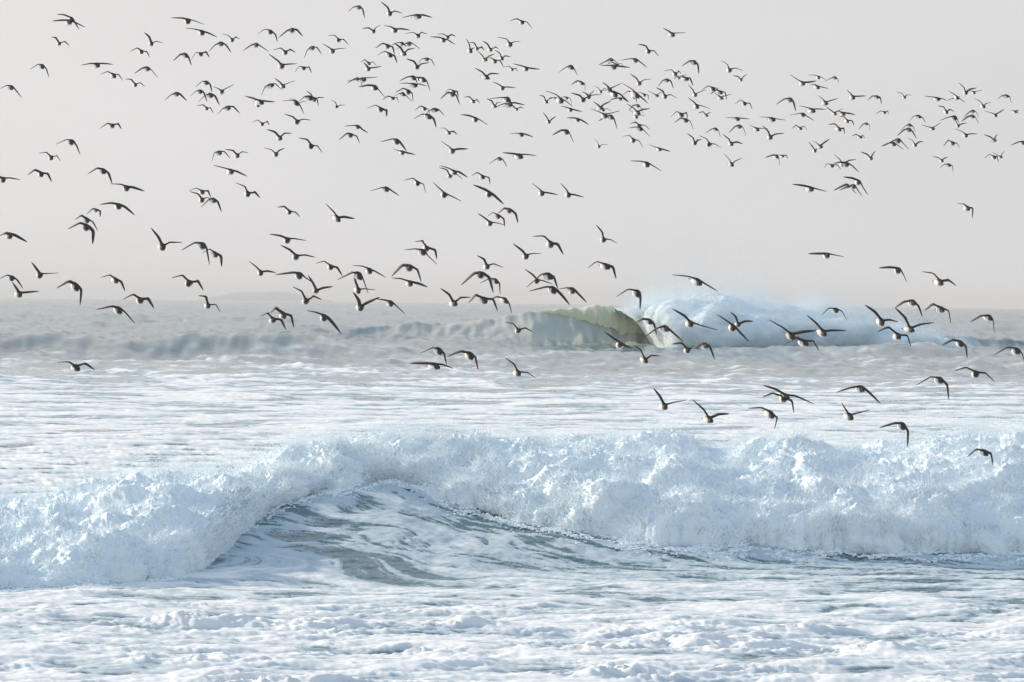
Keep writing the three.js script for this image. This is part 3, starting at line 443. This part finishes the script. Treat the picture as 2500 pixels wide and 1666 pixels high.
function poseOf(b) {
  const q = b.q, up = (x, y) => Math.atan2(q[1] - y, Math.abs(x - q[0]));
  const l = up(q[4], q[5]), r = up(q[8], q[9]);
  const w = v => v > 0.32 ? 2 : v > -0.2 ? 1 : 0;
  const a = w(l), c = w(r);
  if (a === 2 && c === 2) return 'wings raised';
  if (a === 0 && c === 0) return 'wings bowed down';
  if (a === 1 && c === 1) return 'wings spread level';
  if (a === 2 && c === 1) return 'left wing raised';
  if (a === 1 && c === 2) return 'right wing raised';
  if (a === 2 && c === 0) return 'left wing up, right wing down';
  if (a === 1 && c === 0) return 'right wing drooping';
  if (a === 0 && c === 1) return 'left wing drooping';
  return 'right wing up, left wing down';
}
const ONES = 'zero one two three four five six seven eight nine ten eleven twelve thirteen fourteen fifteen sixteen seventeen eighteen nineteen'.split(' '), TENS = ['', '', 'twenty', 'thirty', 'forty', 'fifty', 'sixty', 'seventy', 'eighty', 'ninety', 'hundred'];
const inWords = n => n < 20 ? ONES[n] : n > 99 ? 'hundred' : TENS[Math.floor(n / 10)] + (n % 10 ? '-' + ONES[n % 10] : '');
const feathered = [];
list.forEach((b, n) => {
  const q = b.q, D = clamp(FPX * 0.2 / b.size, 38, 92), m = D / FPX;                   // metres for each pixel where this bird flies
  const at = camera.position.clone().addScaledVector(camX, (q[0] - PW / 2) * m).addScaledVector(camY, (PH / 2 - q[1]) * m).addScaledVector(camZ, -D);
  const off = i => new THREE.Vector3((q[i] - q[0]) * m, (q[1] - q[i + 1]) * m + 0.004, 0);
  const lw = off(2), lt = off(4), rw = off(6), rt = off(8);
  const sweep = (a, t, len) => { const miss = Math.sqrt(Math.max(0, 0.04 - Math.pow(len * m, 2))); a.z = 0.012 - 0.1 * miss; t.z = -0.03 - 0.55 * miss; };
  sweep(lw, lt, b.L); sweep(rw, rt, b.R);
  const roll = clamp(Math.atan2(rw.y - lw.y, rw.x - lw.x), -0.6, 0.6), yaw = 0.3 + 0.3 * gauss();
  const turn = new THREE.Matrix4().makeRotationFromEuler(new THREE.Euler(-0.06 + 0.1 * gauss(), yaw, roll, 'ZYX'));
  const body = BODY.clone().applyMatrix4(turn);
  const shoulder = s => new THREE.Vector3(s * 0.014, 0.017, 0.012).applyMatrix4(turn);
  const gl = wing(shoulder(-1), lw, lt, -1, 0.12 + 0.5 * rnd()), gr = wing(shoulder(1), rw, rt, 1, 0.12 + 0.5 * rnd());
  const geo = mergeGeometries([body, gl, gr]), bill = BILL.clone().applyMatrix4(turn);
  const basis = new THREE.Matrix4().makeBasis(camX, camY, camZ);
  if (n < 300) {
    const bird = new THREE.Group(); bird.name = 'shorebird' + (n ? '_' + String(n).padStart(3, '0') : ''); scene.add(bird);
    obj('body', geo, M.feather, bird);
    bird.quaternion.setFromRotationMatrix(basis); bird.position.copy(at);
    obj('bill', bill, M.bill, bird);
    const px = Math.round(q[0] / PW * 100), py = Math.round(q[1] / PH * 100), sz = b.size > 46 ? 'large ' : b.size < 31 ? 'small ' : '';
    b.label = `${sz}shorebird, ${poseOf(b)}, ${inWords(Math.max(0, px))} percent across, ${inWords(py)} percent down`;
    b.bird = bird; tag(bird, b.label, 'bird', 'flock of shorebirds');
  } else {
    const w = basis.clone().setPosition(at); geo.applyMatrix4(w); feathered.push(geo);
    const bc = bill.toNonIndexed ? bill : bill; bc.deleteAttribute('uv'); bc.setAttribute('color', new THREE.Float32BufferAttribute(new Float32Array(bc.attributes.position.count * 3).fill(0.018), 3)); bc.applyMatrix4(w); feathered.push(bc);
  }
});
{                                                                   // two birds that overlap at one spot: say which is which
  const by = {};
  for (const b of list.slice(0, 300)) (by[b.label] ??= []).push(b);
  for (const k in by) if (by[k].length > 1) { const g = by[k]; const vert = Math.abs(g[0].q[1] - g[1].q[1]) > Math.abs(g[0].q[0] - g[1].q[0]); g.sort((a, b) => vert ? a.q[1] - b.q[1] : a.q[0] - b.q[0]); g.forEach((b, i) => tag(b.bird, (vert ? ['upper ', 'lower '] : ['left ', 'right '])[Math.min(i, 1)] + b.label)); }
}
tag(obj('shorebird_flock', mergeGeometries(feathered), M.feather), 'the smallest and most distant shorebirds scattered through the flock', 'birds', null, 'stuff');

renderer.render(scene, camera);
